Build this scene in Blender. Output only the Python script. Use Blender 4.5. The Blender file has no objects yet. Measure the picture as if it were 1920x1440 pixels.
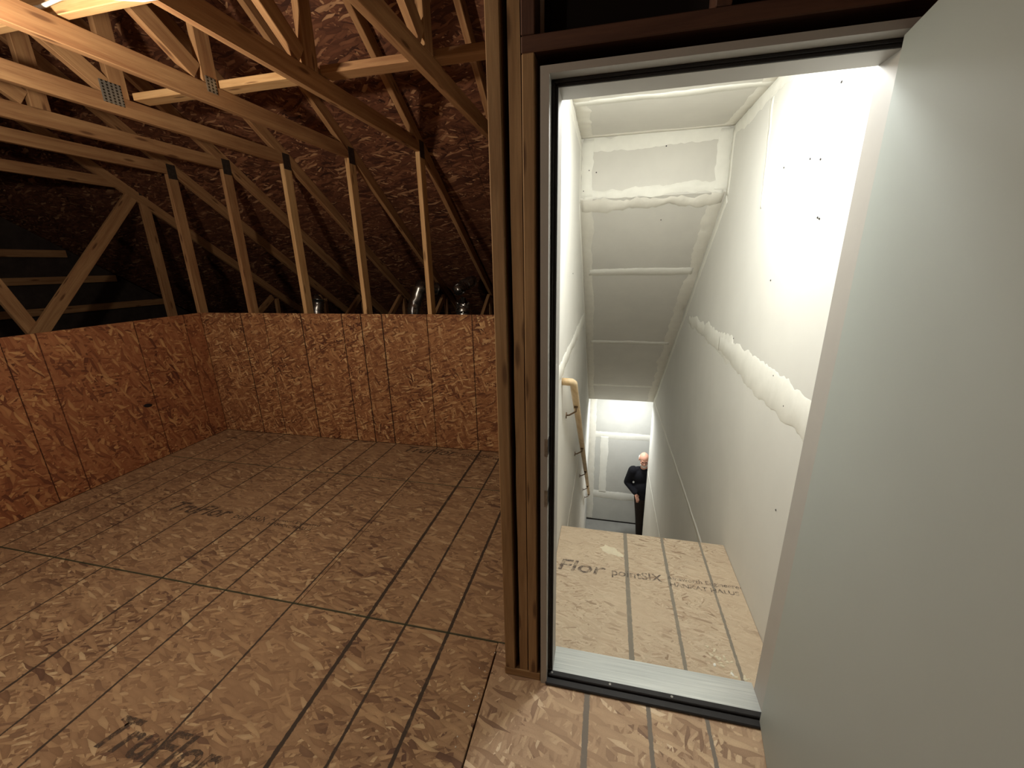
import bpy, bmesh, math, random
from mathutils import Vector, Matrix
random.seed(7)
scene = bpy.context.scene
C = scene.collection
V = Vector

# ------------------------------------------------------------------ camera
CAM_H = 1.62
yaw, pitch, roll, FPX = math.radians(-13.34), math.radians(16.524), math.radians(-1.225), 762.24
cy, sy, cp, sp = math.cos(yaw), math.sin(yaw), math.cos(pitch), math.sin(pitch)
fwd = V((sy*cp, cy*cp, -sp)); rt = V((cy, -sy, 0)); up = rt.cross(fwd)
r2 = math.cos(roll)*rt + math.sin(roll)*up
u2 = -math.sin(roll)*rt + math.cos(roll)*up
cam = bpy.data.cameras.new('camera'); camo = bpy.data.objects.new('camera', cam); C.objects.link(camo)
camo.matrix_world = Matrix(((r2.x, u2.x, -fwd.x, 0), (r2.y, u2.y, -fwd.y, 0), (r2.z, u2.z, -fwd.z, CAM_H), (0, 0, 0, 1)))
cam.sensor_width = 36; cam.lens = FPX/1920*36; cam.clip_start = 0.02
scene.camera = camo
# ------------------------------------------------------------------ light and exposure
world = bpy.data.worlds.new('world'); scene.world = world; world.use_nodes = True
world.node_tree.nodes['Background'].inputs[0].default_value = (0.5, 0.55, 0.7, 1)
world.node_tree.nodes['Background'].inputs[1].default_value = 0.0
scene.view_settings.view_transform = 'Standard'; scene.view_settings.look = 'None'
scene.view_settings.gamma = 1; scene.view_settings.use_curve_mapping = False
scene.view_settings.exposure = 0.0
BULB_W = 64.0          # warm bulb of the attic
REAR_FILL_W = 46.0          # added fill light behind the viewer, hung as a second bulb
STAIR_W = 22.0         # cool disc lamp over the landing
HALL_W = 22.0          # lamp at the foot of the stairs

def lamp(name, loc, power, col, size, kind='POINT', rot=(0, 0, 0)):
    l = bpy.data.lights.new(name, kind); l.energy = power; l.color = col
    if kind == 'POINT': l.shadow_soft_size = size
    else: l.shape = 'DISK'; l.size = size
    o = bpy.data.objects.new(name, l); o.location = loc; o.rotation_euler = rot; C.objects.link(o); return o
BULB = V((-1.76, 0.88, 2.22))
lamp('bulb_light', BULB + V((0, 0, -0.045)), BULB_W, (1.0, 0.83, 0.64), 0.035)
lamp('rear_fill_light', (-2.50, -1.60, 2.20), REAR_FILL_W, (1.0, 0.86, 0.72), 0.06)
lamp('stair_light', (0.24, 1.82, 2.375), STAIR_W*.66, (0.99, 1.0, 0.98), 0.22, 'AREA')
lamp('stair_globe_light', (0.24, 1.82, 2.29), STAIR_W*.58, (0.99, 1.0, 0.98), 0.07)
lamp('hall_light', (0.42, 6.42, -0.47), HALL_W, (0.97, 1.0, 1.0), 0.3, 'AREA')

# ------------------------------------------------------------------ object helpers
def tag(o, label=None, cat=None, group=None, kind=None):
    if label: o['label'] = label
    if cat: o['category'] = cat
    if group: o['group'] = group
    if kind: o['kind'] = kind
    return o
def empty(name, loc, **k):
    o = bpy.data.objects.new(name, None); o.location = loc; o.empty_display_size = 0.1; C.objects.link(o); return tag(o, **k)
def root_of(p):
    v = V((0, 0, 0))
    while p is not None: v = v + V(p.location); p = p.parent
    return v
def link(name, me, mat, parent=None, smooth=False):
    """mesh vertices are given in world coordinates; only the parent's offset is taken back out"""
    if mat: me.materials.append(mat)
    if smooth:
        for p in me.polygons: p.use_smooth = True
    o = bpy.data.objects.new(name, me); C.objects.link(o)
    if parent is not None:
        o.parent = parent; o.location = -root_of(parent)
    return o
def from_bm(name, bm, mat, parent=None, smooth=False):
    me = bpy.data.meshes.new(name); bmesh.ops.recalc_face_normals(bm, faces=bm.faces); bm.to_mesh(me); bm.free()
    return link(name, me, mat, parent, smooth)
def add_box(bm, a, b):
    x0, y0, z0 = [min(a[i], b[i]) for i in range(3)]; x1, y1, z1 = [max(a[i], b[i]) for i in range(3)]
    v = [bm.verts.new(p) for p in ((x0,y0,z0),(x1,y0,z0),(x1,y1,z0),(x0,y1,z0),(x0,y0,z1),(x1,y0,z1),(x1,y1,z1),(x0,y1,z1))]
    for f in ((0,3,2,1),(4,5,6,7),(0,1,5,4),(1,2,6,5),(2,3,7,6),(3,0,4,7)): bm.faces.new([v[i] for i in f])
    return v
def box(name, a, b, mat, parent=None, bev=0.0):
    bm = bmesh.new(); add_box(bm, a, b)
    if bev: bmesh.ops.bevel(bm, geom=bm.edges[:], offset=bev, segments=1, affect='EDGES')
    return from_bm(name, bm, mat, parent)
def beam(name, p0, p1, w, h, side, mat, parent=None, bev=0.0025, wane=0.0):
    """timber from p0 to p1 (centre line), w across `side`, h across the third axis; UV along the grain in metres"""
    p0, p1 = V(p0), V(p1); L = (p1-p0).length; d = (p1-p0).normalized(); s = V(side).normalized(); n = d.cross(s).normalized(); s = n.cross(d)
    bm = bmesh.new(); uv = bm.loops.layers.uv.new('grain')
    N = max(1, int(L/0.12)) if wane else 1
    rings = []
    rnd = random.Random(hash((round(p0.x,2), round(p0.y,2), round(p0.z,2))) & 0xffff)
    for i in range(N+1):
        c = p0 + d*(L*i/N); q = []
        for a, b in ((-1,-1),(1,-1),(1,1),(-1,1)):
            j = wane*rnd.random() if wane else 0
            q.append(bm.verts.new(c + s*(a*(w/2-j)) + n*(b*(h/2-j*0.5))))
        rings.append(q)
    for i in range(N):
        for k in range(4): bm.faces.new((rings[i][k], rings[i][(k+1)%4], rings[i+1][(k+1)%4], rings[i+1][k]))
    bm.faces.new(rings[0][::-1]); bm.faces.new(rings[-1])
    bmesh.ops.recalc_face_normals(bm, faces=bm.faces)
    if bev and not wane: bmesh.ops.bevel(bm, geom=bm.edges[:], offset=bev, segments=1, affect='EDGES')
    off = rnd.random()*9; offv = rnd.random()*5
    for f in bm.faces:
        fs = abs(f.normal.dot(s)) > abs(f.normal.dot(n))
        for l in f.loops:
            r = l.vert.co - p0
            l[uv].uv = (r.dot(d)+off, (r.dot(n)+0.5 if fs else r.dot(s))+offv)
    return from_bm(name, bm, mat, parent)
def tube(name, pts, rad, mat, parent=None, seg=10, smooth=True, rads=None, sc=(1, 1)):
    bm = bmesh.new(); rings = []; pts = [V(p) for p in pts]; n = len(pts); prev = None
    for i, p in enumerate(pts):
        d = (pts[min(i+1, n-1)]-pts[max(i-1, 0)]).normalized()
        if prev is None:
            a = V((0, 0, 1)) if abs(d.z) < 0.9 else V((1, 0, 0)); prev = d.cross(a).normalized()
        s = (prev - d*prev.dot(d)).normalized(); t = d.cross(s); prev = s
        r = rads[i] if rads else rad
        rings.append([bm.verts.new(p + s*(math.cos(k*2*math.pi/seg)*r*sc[0]) + t*(math.sin(k*2*math.pi/seg)*r*sc[1])) for k in range(seg)])
    for i in range(n-1):
        for k in range(seg): bm.faces.new((rings[i][k], rings[i][(k+1)%seg], rings[i+1][(k+1)%seg], rings[i+1][k]))
    bm.faces.new(rings[0][::-1]); bm.faces.new(rings[-1])
    return from_bm(name, bm, mat, parent, smooth)
def prism(name, pts2, axis, a, b, mat, parent=None):
    """polygon in the two other axes, extruded from a to b along axis"""
    bm = bmesh.new()
    def P(p, t):
        if axis == 'x': return (t, p[0], p[1])
        if axis == 'y': return (p[0], t, p[1])
        return (p[0], p[1], t)
    A = [bm.verts.new(P(p, a)) for p in pts2]; B = [bm.verts.new(P(p, b)) for p in pts2]; n = len(pts2)
    bm.faces.new(A); bm.faces.new(B[::-1])
    for i in range(n): bm.faces.new((A[i], A[(i+1)%n], B[(i+1)%n], B[i]))
    return from_bm(name, bm, mat, parent)

# ------------------------------------------------------------------ materials
class NT:
    def __init__(s, name):
        s.m = bpy.data.materials.new(name); s.m.use_nodes = True; s.t = s.m.node_tree; s.b = s.t.nodes['Principled BSDF']
    def n(s, typ, **k):
        nd = s.t.nodes.new(typ)
        for a, v in k.items(): setattr(nd, a, v)
        return nd
    def l(s, a, b): s.t.links.new(a, b)
    def put(s, sock, v):
        if isinstance(v, bpy.types.NodeSocket): s.l(v, sock)
        else: sock.default_value = v
    def math(s, op, a, b=0.0, c=None, clamp=False):
        nd = s.n('ShaderNodeMath', operation=op, use_clamp=clamp); s.put(nd.inputs[0], a); s.put(nd.inputs[1], b)
        if c is not None: s.put(nd.inputs[2], c)
        return nd.outputs[0]
    def mix(s, f, a, b, typ='MIX'):
        nd = s.n('ShaderNodeMix', data_type='RGBA', blend_type=typ); s.put(nd.inputs[0], f); s.put(nd.inputs[6], a); s.put(nd.inputs[7], b); return nd.outputs[2]
    def noise(s, vec, scale, detail=3, rough=0.5, dist=0.0):
        nd = s.n('ShaderNodeTexNoise'); s.l(vec, nd.inputs['Vector']); nd.inputs['Scale'].default_value = scale
        nd.inputs['Detail'].default_value = detail; nd.inputs['Roughness'].default_value = rough; nd.inputs['Distortion'].default_value = dist; return nd.outputs
    def ramp(s, f, stops):
        nd = s.n('ShaderNodeValToRGB'); e = nd.color_ramp.elements
        while len(e) < len(stops): e.new(0.5)
        for i, (p, c) in enumerate(stops): e[i].position = p; e[i].color = (*c, 1) if len(c) == 3 else c
        s.l(f, nd.inputs[0]); return nd.outputs[0]
    def bump(s, h, strength, dist=0.002):
        nd = s.n('ShaderNodeBump'); nd.inputs['Strength'].default_value = strength; nd.inputs['Distance'].default_value = dist
        s.l(h, nd.inputs['Height']); s.l(nd.outputs[0], s.b.inputs['Normal']); return nd
def hexc(r, g, b):
    f = lambda c: ((c/255+0.055)/1.055)**2.4 if c > 10 else c/255/12.92
    return (f(r), f(g), f(b))

def osb(name, axes, cols, flake=(0.085, 0.014), layers=6, contrast=1.0, vlines=(), hlines=(), linecol=(0.05,0.04,0.035), jointcol=None, hjoints=(), rough=0.75, spread=1.0, patch=None, edge=0.5, angles=None, flatten=0.32):
    m = NT(name)
    tc = m.n('ShaderNodeTexCoord'); sep = m.n('ShaderNodeSeparateXYZ'); m.l(tc.outputs['Object'], sep.inputs[0])
    # Object = world metres here: swizzle to the panel's plane (roof panels: distance down the slope)
    cmb = m.n('ShaderNodeCombineXYZ')
    if axes == 'slope':
        d = m.math('MULTIPLY', sep.outputs[2], -1.0/0.5547)
        m.l(sep.outputs[0], cmb.inputs[0]); m.l(d, cmb.inputs[1])
    else:
        ix = {'x': 0, 'y': 1, 'z': 2}
        m.l(sep.outputs[ix[axes[0]]], cmb.inputs[0]); m.l(sep.outputs[ix[axes[1]]], cmb.inputs[1])
    uv = cmb.outputs[0]
    wn = m.noise(uv, 5.0, 2)
    warp = m.n('ShaderNodeVectorMath', operation='MULTIPLY_ADD'); m.l(wn['Color'], warp.inputs[0]); warp.inputs[1].default_value = (0.05*spread,)*3; m.l(uv, warp.inputs[2])
    col = None; hgt = None
    angs = angles or [8, -38, 34, 75, -12, -68, 20, -25]
    for i in range(layers):
        mp = m.n('ShaderNodeMapping', vector_type='TEXTURE'); m.l(warp.outputs[0], mp.inputs['Vector'])
        k = 1.0 if i % 2 else 0.7
        mp.inputs['Rotation'].default_value = (0, 0, math.radians(angs[i])); mp.inputs['Scale'].default_value = (flake[0]*k, flake[1]*k*(1.25 if i == 0 else 1), 1)
        mp.inputs['Location'].default_value = (i*3.17, i*1.73, 0)
        vo = m.n('ShaderNodeTexVoronoi', voronoi_dimensions='2D'); m.l(mp.outputs[0], vo.inputs['Vector']); vo.inputs['Scale'].default_value = 1.0
        s3 = m.n('ShaderNodeSeparateColor'); m.l(vo.outputs['Color'], s3.inputs[0])
        c = m.ramp(s3.outputs[0], cols)
        shade = m.math('MULTIPLY_ADD', vo.outputs['Distance'], -0.55*edge, 1.0+0.2*edge, clamp=False)
        c = m.mix(1.0, c, shade, 'MULTIPLY')
        if col is None: col, hgt = c, s3.outputs[0]
        else:
            lim = m.math('SUBTRACT', 0.42, m.math('MULTIPLY', vo.outputs['Distance'], 0.10))
            f = m.math('LESS_THAN', s3.outputs[1], lim)
            col = m.mix(f, col, c); hgt = m.mix(f, hgt, s3.outputs[2])
    fib = m.noise(uv, 260, 2, 0.6)['Fac']
    col = m.mix(0.25, col, m.ramp(fib, [(0.3, (0.35,)*3), (0.7, (1,)*3)]), 'MULTIPLY')
    big = m.noise(uv, 2.3, 4, 0.6)['Fac']
    avg = cols[len(cols)//2][1]
    flat = m.ramp(m.noise(uv, 1.7, 3, 0.55)['Fac'], [(0.40, (0,)*3), (0.62, (1,)*3)])
    col = m.mix(m.math('MULTIPLY', flat, flatten, clamp=True), col, (*avg, 1))
    col = m.mix(0.35, col, m.ramp(big, [(0.3, (0.72, 0.66, 0.66)), (0.7, (1.1, 1.1, 1.1))]), 'MULTIPLY')
    def line_field(coord, items):
        res = None
        for p, w in items:
            dd = m.math('SUBTRACT', m.math('ABSOLUTE', m.math('SUBTRACT', coord, p)), w/2)
            res = dd if res is None else m.math('MINIMUM', res, dd)
        return res
    sep2 = m.n('ShaderNodeSeparateXYZ'); m.l(uv, sep2.inputs[0])
    wob = m.math('MULTIPLY', m.math('SUBTRACT', m.noise(uv, 34, 4, .7)['Fac'], 0.5), 0.012)
    for items, ax in ((vlines, 0), (hlines, 1)):
        if items:
            fld = m.math('ADD', line_field(sep2.outputs[ax], items), wob)
            k = m.math('MULTIPLY', fld, -400.0, clamp=True)
            inkn = m.ramp(m.noise(uv, 9, 4, 0.7)['Fac'], [(0.2, (0.6,)*3), (0.42, (1,)*3)])
            col = m.mix(m.math('MULTIPLY', k, inkn), col, (*linecol, 1))
    if hjoints:
        fld = line_field(sep2.outputs[1], hjoints); k = m.math('MULTIPLY', fld, -500.0, clamp=True)
        col = m.mix(m.math('MULTIPLY', k, 0.85), col, (*jointcol, 1))
    oi = m.n('ShaderNodeObjectInfo'); col = m.mix(1.0, col, m.math('MULTIPLY_ADD', oi.outputs['Random'], .12, .93), 'MULTIPLY')
    m.l(col, m.b.inputs['Base Color']); m.b.inputs['Roughness'].default_value = rough
    m.b.inputs['Specular IOR Level'].default_value = 0.3
    m.bump(m.mix(0.3, hgt, fib), 0.35, 0.0012)
    return m.m

FLOOR_COLS = [(0.0, hexc(112, 86, 72)), (0.14, hexc(142, 112, 86)), (0.4, hexc(164, 134, 104)), (0.7, hexc(174, 144, 112)), (0.92, hexc(196, 166, 128)), (1.0, hexc(216, 194, 156))]
WALL_COLS = [(0.0, hexc(92, 56, 44)), (0.2, hexc(142, 96, 66)), (0.5, hexc(168, 120, 82)), (0.8, hexc(196, 150, 104)), (1.0, hexc(236, 202, 150))]
LEFT_COLS = [(0.0, hexc(104, 62, 48)), (0.25, hexc(154, 98, 66)), (0.5, hexc(172, 116, 80)), (0.8, hexc(186, 132, 90)), (1.0, hexc(220, 176, 122))]
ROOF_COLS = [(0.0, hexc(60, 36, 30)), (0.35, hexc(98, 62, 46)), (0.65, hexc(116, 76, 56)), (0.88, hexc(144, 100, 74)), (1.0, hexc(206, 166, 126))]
FX = [(-3.60, .012), (-3.37, .012), (-3.14, .012), (-2.75, .012), (-2.325, .015), (-2.1, .012), (-1.897, .013), (-1.48, .012), (-1.06, .021), (-.86, .015), (-.647, .018)]
DX = [(-.011, .024), (.216, .018), (.422, .016)]
LX = [(.166, .024), (.380, .018), (.594, .015)]
INK = hexc(70, 60, 52)
FANG = [62, -58, 34, -34, 18, -14, 0, 5]
M_floor = osb('osb_floor', 'xy', FLOOR_COLS, flake=(0.075, 0.017), angles=FANG, flatten=.48, contrast=1.0, vlines=FX, hlines=(), linecol=INK, hjoints=[(1.354, .013), (2.575, .010)], jointcol=hexc(66, 74, 58), edge=0.6)
FD_LIT_COLS = [(0.0, hexc(130, 104, 86)), (0.14, hexc(160, 132, 106)), (0.4, hexc(180, 152, 123)), (0.7, hexc(188, 161, 131)), (0.92, hexc(206, 180, 146)), (1.0, hexc(226, 206, 174))]  # lighter than the other sheets: stairwell light on the floor put into colour
M_floor_d = osb('osb_floor_door_lit', 'xy', FD_LIT_COLS, flake=(0.09, 0.019), angles=[62, -58, 44, -38, 80, -14], flatten=.55, vlines=DX, linecol=hexc(120, 112, 102), edge=0.35)
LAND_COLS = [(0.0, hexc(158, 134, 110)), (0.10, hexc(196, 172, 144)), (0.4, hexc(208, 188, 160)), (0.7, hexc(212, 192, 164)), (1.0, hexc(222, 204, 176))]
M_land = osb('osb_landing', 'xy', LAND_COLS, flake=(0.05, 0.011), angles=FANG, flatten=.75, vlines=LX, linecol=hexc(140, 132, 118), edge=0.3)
BX = [(-3.39, .011), (-3.128, .009), (-2.727, .012), (-2.305, .011), (-2.115, .012), (-1.91, .013), (-1.488, .009), (-1.086, .010), (-.68, .009)]
M_back = osb('osb_back', 'xz', WALL_COLS, flake=(0.09, 0.016), spread=1.6, vlines=BX, linecol=hexc(52, 34, 26), edge=0.9, layers=7)
M_left = osb('osb_left', 'yz', LEFT_COLS, flake=(0.085, 0.018), spread=1.4, vlines=[(1.40, .009), (1.80, .009), (1.985, .010), (2.604, .010), (3.03, .009)], hlines=[(.405, .004), (.81, .003)], linecol=hexc(88, 52, 36), edge=0.6)
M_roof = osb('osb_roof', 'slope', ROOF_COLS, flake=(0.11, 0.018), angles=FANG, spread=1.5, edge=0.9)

def wood(name, base, dark, rough=0.7, sc=1.0, knots=True):
    m = NT(name); uvn = m.n('ShaderNodeUVMap'); uvn.uv_map = 'grain'
    mp = m.n('ShaderNodeMapping'); m.l(uvn.outputs[0], mp.inputs['Vector']); mp.inputs['Scale'].default_value = (1.6*sc, 26*sc, 1)
    g = m.noise(mp.outputs[0], 1.0, 5, 0.6, 0.6)['Fac']
    mp2 = m.n('ShaderNodeMapping'); m.l(uvn.outputs[0], mp2.inputs['Vector']); mp2.inputs['Scale'].default_value = (9, 160, 1)
    g2 = m.noise(mp2.outputs[0], 1.0, 2, 0.6)['Fac']
    big = m.noise(uvn.outputs[0], 2.2, 3)['Fac']
    col = m.mix(m.ramp(g, [(0.3, (0,)*3), (0.7, (1,)*3)]), (*dark, 1), (*base, 1))
    col = m.mix(0.35, col, m.ramp(g2, [(0.3, (0.55,)*3), (0.65, (1,)*3)]), 'MULTIPLY')
    col = m.mix(0.5, col, m.ramp(big, [(0.3, (0.68, 0.62, 0.56)), (0.7, (1.05,)*3)]), 'MULTIPLY')
    if knots:
        mp3 = m.n('ShaderNodeMapping'); m.l(uvn.outputs[0], mp3.inputs['Vector']); mp3.inputs['Scale'].default_value = (1.9, 9.0, 1)
        vo = m.n('ShaderNodeTexVoronoi', voronoi_dimensions='2D'); m.l(mp3.outputs[0], vo.inputs['Vector']); vo.inputs['Scale'].default_value = 1
        k = m.ramp(vo.outputs['Distance'], [(0.045, (1,)*3), (0.10, (0,)*3)])
        col = m.mix(m.math('MULTIPLY', k, 0.8), col, (dark[0]*0.35, dark[1]*0.3, dark[2]*0.3, 1))
    m.l(col, m.b.inputs['Base Color']); m.b.inputs['Roughness'].default_value = rough; m.b.inputs['Specular IOR Level'].default_value = 0.3
    m.bump(g2, 0.25, 0.001); return m.m
M_wood = wood('truss_pine', hexc(196, 158, 114), hexc(154, 112, 78))
M_wood2 = wood('truss_pine_pale_lit', hexc(230, 196, 146), hexc(198, 156, 106))  # brighter pine copy: lamplight on posts and brace is put into its colour
M_stud = wood('stud_pine', hexc(168, 138, 100), hexc(134, 104, 70))
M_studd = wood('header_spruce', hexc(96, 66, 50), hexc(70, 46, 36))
M_rail = wood('handrail_wood', hexc(238, 216, 178), hexc(218, 188, 142), rough=0.45, knots=False)

def plain(name, col, rough=0.6, metal=0.0, nz=0.06, nsc=6.0, bump=0.0, bsc=300, spec=0.4, tint=None):
    m = NT(name); tc = m.n('ShaderNodeTexCoord'); o = tc.outputs['Object']
    f = m.noise(o, nsc, 4, 0.6)['Fac']
    lo = tuple(c*(1-nz) for c in col) if tint is None else tint; hi = tuple(min(1, c*(1+nz)) for c in col)
    m.l(m.ramp(f, [(0.3, lo), (0.7, hi)]), m.b.inputs['Base Color'])
    m.b.inputs['Roughness'].default_value = rough; m.b.inputs['Metallic'].default_value = metal; m.b.inputs['Specular IOR Level'].default_value = spec
    if bump: m.bump(m.noise(o, bsc, 3)['Fac'], bump, 0.001)
    return m.m
M_dry = plain('drywall_paper', hexc(219, 216, 207), 0.85, nz=0.045, nsc=3.0, bump=0.1, bsc=160, spec=0.2)
M_dryr = plain('drywall_primed', hexc(223, 221, 213), 0.8, nz=0.035, nsc=2.2, bump=0.12, bsc=120, spec=0.25)
M_mud = plain('joint_compound', hexc(238, 236, 226), 0.8, nz=0.03, nsc=14, bump=0.35, bsc=60, spec=0.2)
M_mudd = plain('joint_compound_thin', hexc(230, 226, 214), 0.8, nz=0.04, nsc=14, bump=0.3, bsc=60, spec=0.2)
M_smear = plain('dried_plaster', hexc(222, 210, 182), .85, nz=.05, nsc=30, bump=.4, bsc=90)
M_hallwall = plain('hall_drywall', hexc(204, 203, 196), 0.85, nz=0.05, nsc=4, spec=0.2)
M_leaf = plain('door_leaf_paint', hexc(150, 156, 151), 0.55, nz=0.02, nsc=2.5, bump=0.03, bsc=500, spec=0.35)
M_frame = plain('frame_paint', hexc(160, 157, 151), 0.5, nz=0.03, nsc=8)
M_rubber = plain('black_rubber', hexc(30, 28, 28), 0.55, nz=0.15, nsc=30, spec=0.35)
M_dark = plain('dark_insulation_and_gloom', hexc(58, 50, 46), 0.95, nz=0.3, nsc=9, bump=0.6, bsc=30)
M_conc = plain('grey_concrete', hexc(150, 148, 142), 0.9, nz=0.1, nsc=5, bump=0.3, bsc=90)
M_steel = plain('galvanised_plate', hexc(150, 150, 146), 0.42, 0.9, nz=0.25, nsc=60)
M_bracket = plain('bracket_bronze', hexc(130, 108, 84), 0.45, 0.7, nz=0.1, nsc=20)
M_screw = plain('screw_steel', hexc(205, 205, 200), 0.35, 0.8, nz=0.1, nsc=90)
M_screwd = plain('screw_black', hexc(40, 38, 38), 0.6, nz=0.1)
M_cable = plain('white_cable', hexc(236, 232, 222), 0.5, nz=0.03)
M_foil = plain('duct_foil', hexc(170, 172, 172), 0.26, 0.95, nz=0.12, nsc=40, bump=0.8, bsc=45)
M_gap = plain('dark_gap', hexc(24, 18, 14), 0.95, nz=0.1)

m = NT('brushed_aluminium'); tc = m.n('ShaderNodeTexCoord'); mp = m.n('ShaderNodeMapping'); m.l(tc.outputs['Object'], mp.inputs[0]); mp.inputs['Scale'].default_value = (3, 260, 3)
f = m.noise(mp.outputs[0], 1.0, 4, 0.7)['Fac']; g = m.noise(tc.outputs['Object'], 18, 4, 0.7)['Fac']
m.l(m.ramp(f, [(0.3, hexc(190, 196, 196)), (0.7, hexc(226, 230, 228))]), m.b.inputs['Base Color'])
m.b.inputs['Metallic'].default_value = 0.55; m.l(m.ramp(g, [(0.2, (0.27,)*3), (0.8, (0.33,)*3)]), m.b.inputs['Roughness']); m.bump(f, 0.22, 0.0004)
M_alu = m.m

m = NT('gusset_steel'); tc = m.n('ShaderNodeTexCoord'); mp = m.n('ShaderNodeMapping'); m.l(tc.outputs['Object'], mp.inputs[0]); mp.inputs['Scale'].default_value = (0, 46, 70)
sepn = m.n('ShaderNodeSeparateXYZ'); m.l(mp.outputs[0], sepn.inputs[0])
fy = m.math('ABSOLUTE', m.math('SUBTRACT', m.math('FRACT', sepn.outputs[1]), 0.5)); fz = m.math('ABSOLUTE', m.math('SUBTRACT', m.math('FRACT', sepn.outputs[2]), 0.5))
slot = m.math('MULTIPLY', m.math('LESS_THAN', fy, 0.24), m.math('LESS_THAN', fz, 0.33))
m.l(m.mix(slot, (*hexc(158, 158, 152), 1), (*hexc(60, 56, 50), 1)), m.b.inputs['Base Color']); m.b.inputs['Metallic'].default_value = 0.6; m.b.inputs['Roughness'].default_value = 0.45
M_gusset = m.m

M_gusset_d = plain('dark_steel_plate', hexc(70, 62, 56), .6, .4, nz=.3, nsc=50)  # plain darker steel colour for the plates at the posts
m = NT('stamp_ink'); tc = m.n('ShaderNodeTexCoord'); f = m.noise(tc.outputs['Object'], 42, 5, 0.75)['Fac']
m.b.inputs['Base Color'].default_value = (*hexc(84, 72, 64), 1); m.b.inputs['Roughness'].default_value = 0.85
m.l(m.math('MULTIPLY', m.ramp(f, [(0.36, (0,)*3), (0.56, (1,)*3)]), 0.85), m.b.inputs['Alpha']); M_ink = m.m
m = NT('stamp_ink_faint'); tc = m.n('ShaderNodeTexCoord'); f = m.noise(tc.outputs['Object'], 42, 5, 0.75)['Fac']
m.b.inputs['Base Color'].default_value = (*hexc(112, 98, 90), 1); m.b.inputs['Roughness'].default_value = 0.85
m.l(m.math('MULTIPLY', m.ramp(f, [(0.36, (0,)*3), (0.56, (1,)*3)]), 0.7), m.b.inputs['Alpha']); M_inkf = m.m
m = NT('bulb_glow'); m.b.inputs['Base Color'].default_value = (1, .9, .75, 1); m.b.inputs['Emission Color'].default_value = (1, .72, .42, 1); m.b.inputs['Emission Strength'].default_value = 6; M_bulb = m.m
m = NT('cool_diffuser'); m.b.inputs['Base Color'].default_value = (.9, .95, 1, 1); m.b.inputs['Emission Color'].default_value = (.92, .98, 1, 1); m.b.inputs['Emission Strength'].default_value = 6; M_diff = m.m

# ------------------------------------------------------------------ key dimensions
YD, YB, XW = 1.22, 3.20, -3.86           # door wall front, back knee wall face, left knee wall face
KH = 1.222                               # knee wall height
SL, SR = -0.228, 0.73                    # stair side walls
GAP = 0.0012
FLAT = (0, 0, 1)

# ------------------------------------------------------------------ floor: sheets with recessed joints
floor = empty('floor', (0, 0, 0), kind='structure')
T = 0.018
def sheet(x0, x1, y0, y1, mat, par=floor, name='floor_panel'):
    return box(name, (x0+GAP, y0+GAP, -T), (x1-GAP, y1-GAP, 0), mat, par, bev=0.0012)
rows = [(-2.80, -2.31, [-3.86, -1.6, 0.84, 1.9]), (-2.31, -1.09, [-3.86, -2.7, -.3, 1.9]), (-1.09, 0.134, [-3.86, -1.45, 0.99, 1.9]),
        (0.134, 1.354, [-3.86, -2.85, -.41]), (1.354, 2.575, [-3.86, -1.455, -.30]), (2.575, 3.20, [-3.86, -2.11, -.30])]
for y0, y1, xs in rows:
    for a, b in zip(xs[:-1], xs[1:]): sheet(a, b, y0, y1, M_floor)
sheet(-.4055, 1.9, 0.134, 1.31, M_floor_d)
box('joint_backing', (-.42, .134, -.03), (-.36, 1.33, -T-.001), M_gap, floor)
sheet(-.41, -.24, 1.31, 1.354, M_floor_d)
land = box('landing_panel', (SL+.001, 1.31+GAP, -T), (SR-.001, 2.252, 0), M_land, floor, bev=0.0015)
box('subfloor', (-7, -2.8, -.30), (-.36, 7.2, -.032), M_dark, floor)
box('subfloor', (.86, -2.8, -.30), (1.9, 7.2, -.032), M_dark, floor)
box('subfloor', (-.36, -2.8, -.30), (.86, 2.25, -.032), M_dark, floor)
box('attic_insulation', (-7, 3.31, -.032), (-.36, 6.6, .10), M_dark, floor)
box('attic_insulation', (-7, -2.8, -.032), (-3.98, 3.31, .10), M_dark, floor)
# stamped lettering on the sheets (flat print)
def text_obj(name, s, x, y, z, h, mat, parent, shear=0.0, width=None, bold=0.0, rotz=0.0):
    cu = bpy.data.curves.new(name, 'FONT'); cu.body = s; cu.size = 1; cu.shear = shear; cu.offset = bold; cu.resolution_u = 3
    t = bpy.data.objects.new(name, cu); C.objects.link(t)
    dg = bpy.context.evaluated_depsgraph_get(); me = bpy.data.meshes.new_from_object(t.evaluated_get(dg)); bpy.data.objects.remove(t)
    xs = [v.co.x for v in me.vertices]; w0 = max(xs)-min(xs); k = h/0.70; kx = (width/w0) if width else k; mx = min(xs)
    for v in me.vertices: v.co = V((x+(v.co.x-mx)*kx, y+v.co.y*k, z))
    return link(name, me, mat, parent)
def stamp(x, y, mat, parent=floor, clip=0):
    if clip < 1: text_obj('printed_lettering', 'TruFlor', x, y, .0008, .105, mat, parent, shear=.35, width=.50, bold=.022)
    elif clip == 1: text_obj('printed_lettering', 'Flor', -.205, y, .0008, .085, mat, parent, shear=.2, width=.26, bold=.015)
    text_obj('printed_lettering', 'pointSIX', x+.545, y+.012, .0008, .052, mat, parent, width=.26, bold=.01)
    text_obj('printed_lettering', 'Ainsworth Engineered', x+.83, y+.040, .0008, .026, mat, parent, width=.37, bold=.012)
    text_obj('printed_lettering', 'HANKAT HALUS', x+.84, y-.006, .0008, .026, mat, parent, width=.33, bold=.02)
stamp(-1.72, .655, M_ink); stamp(-2.97, 1.885, M_ink); stamp(-1.75, 3.06, M_ink); stamp(-.46, 1.862, M_inkf, clip=1)

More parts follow.
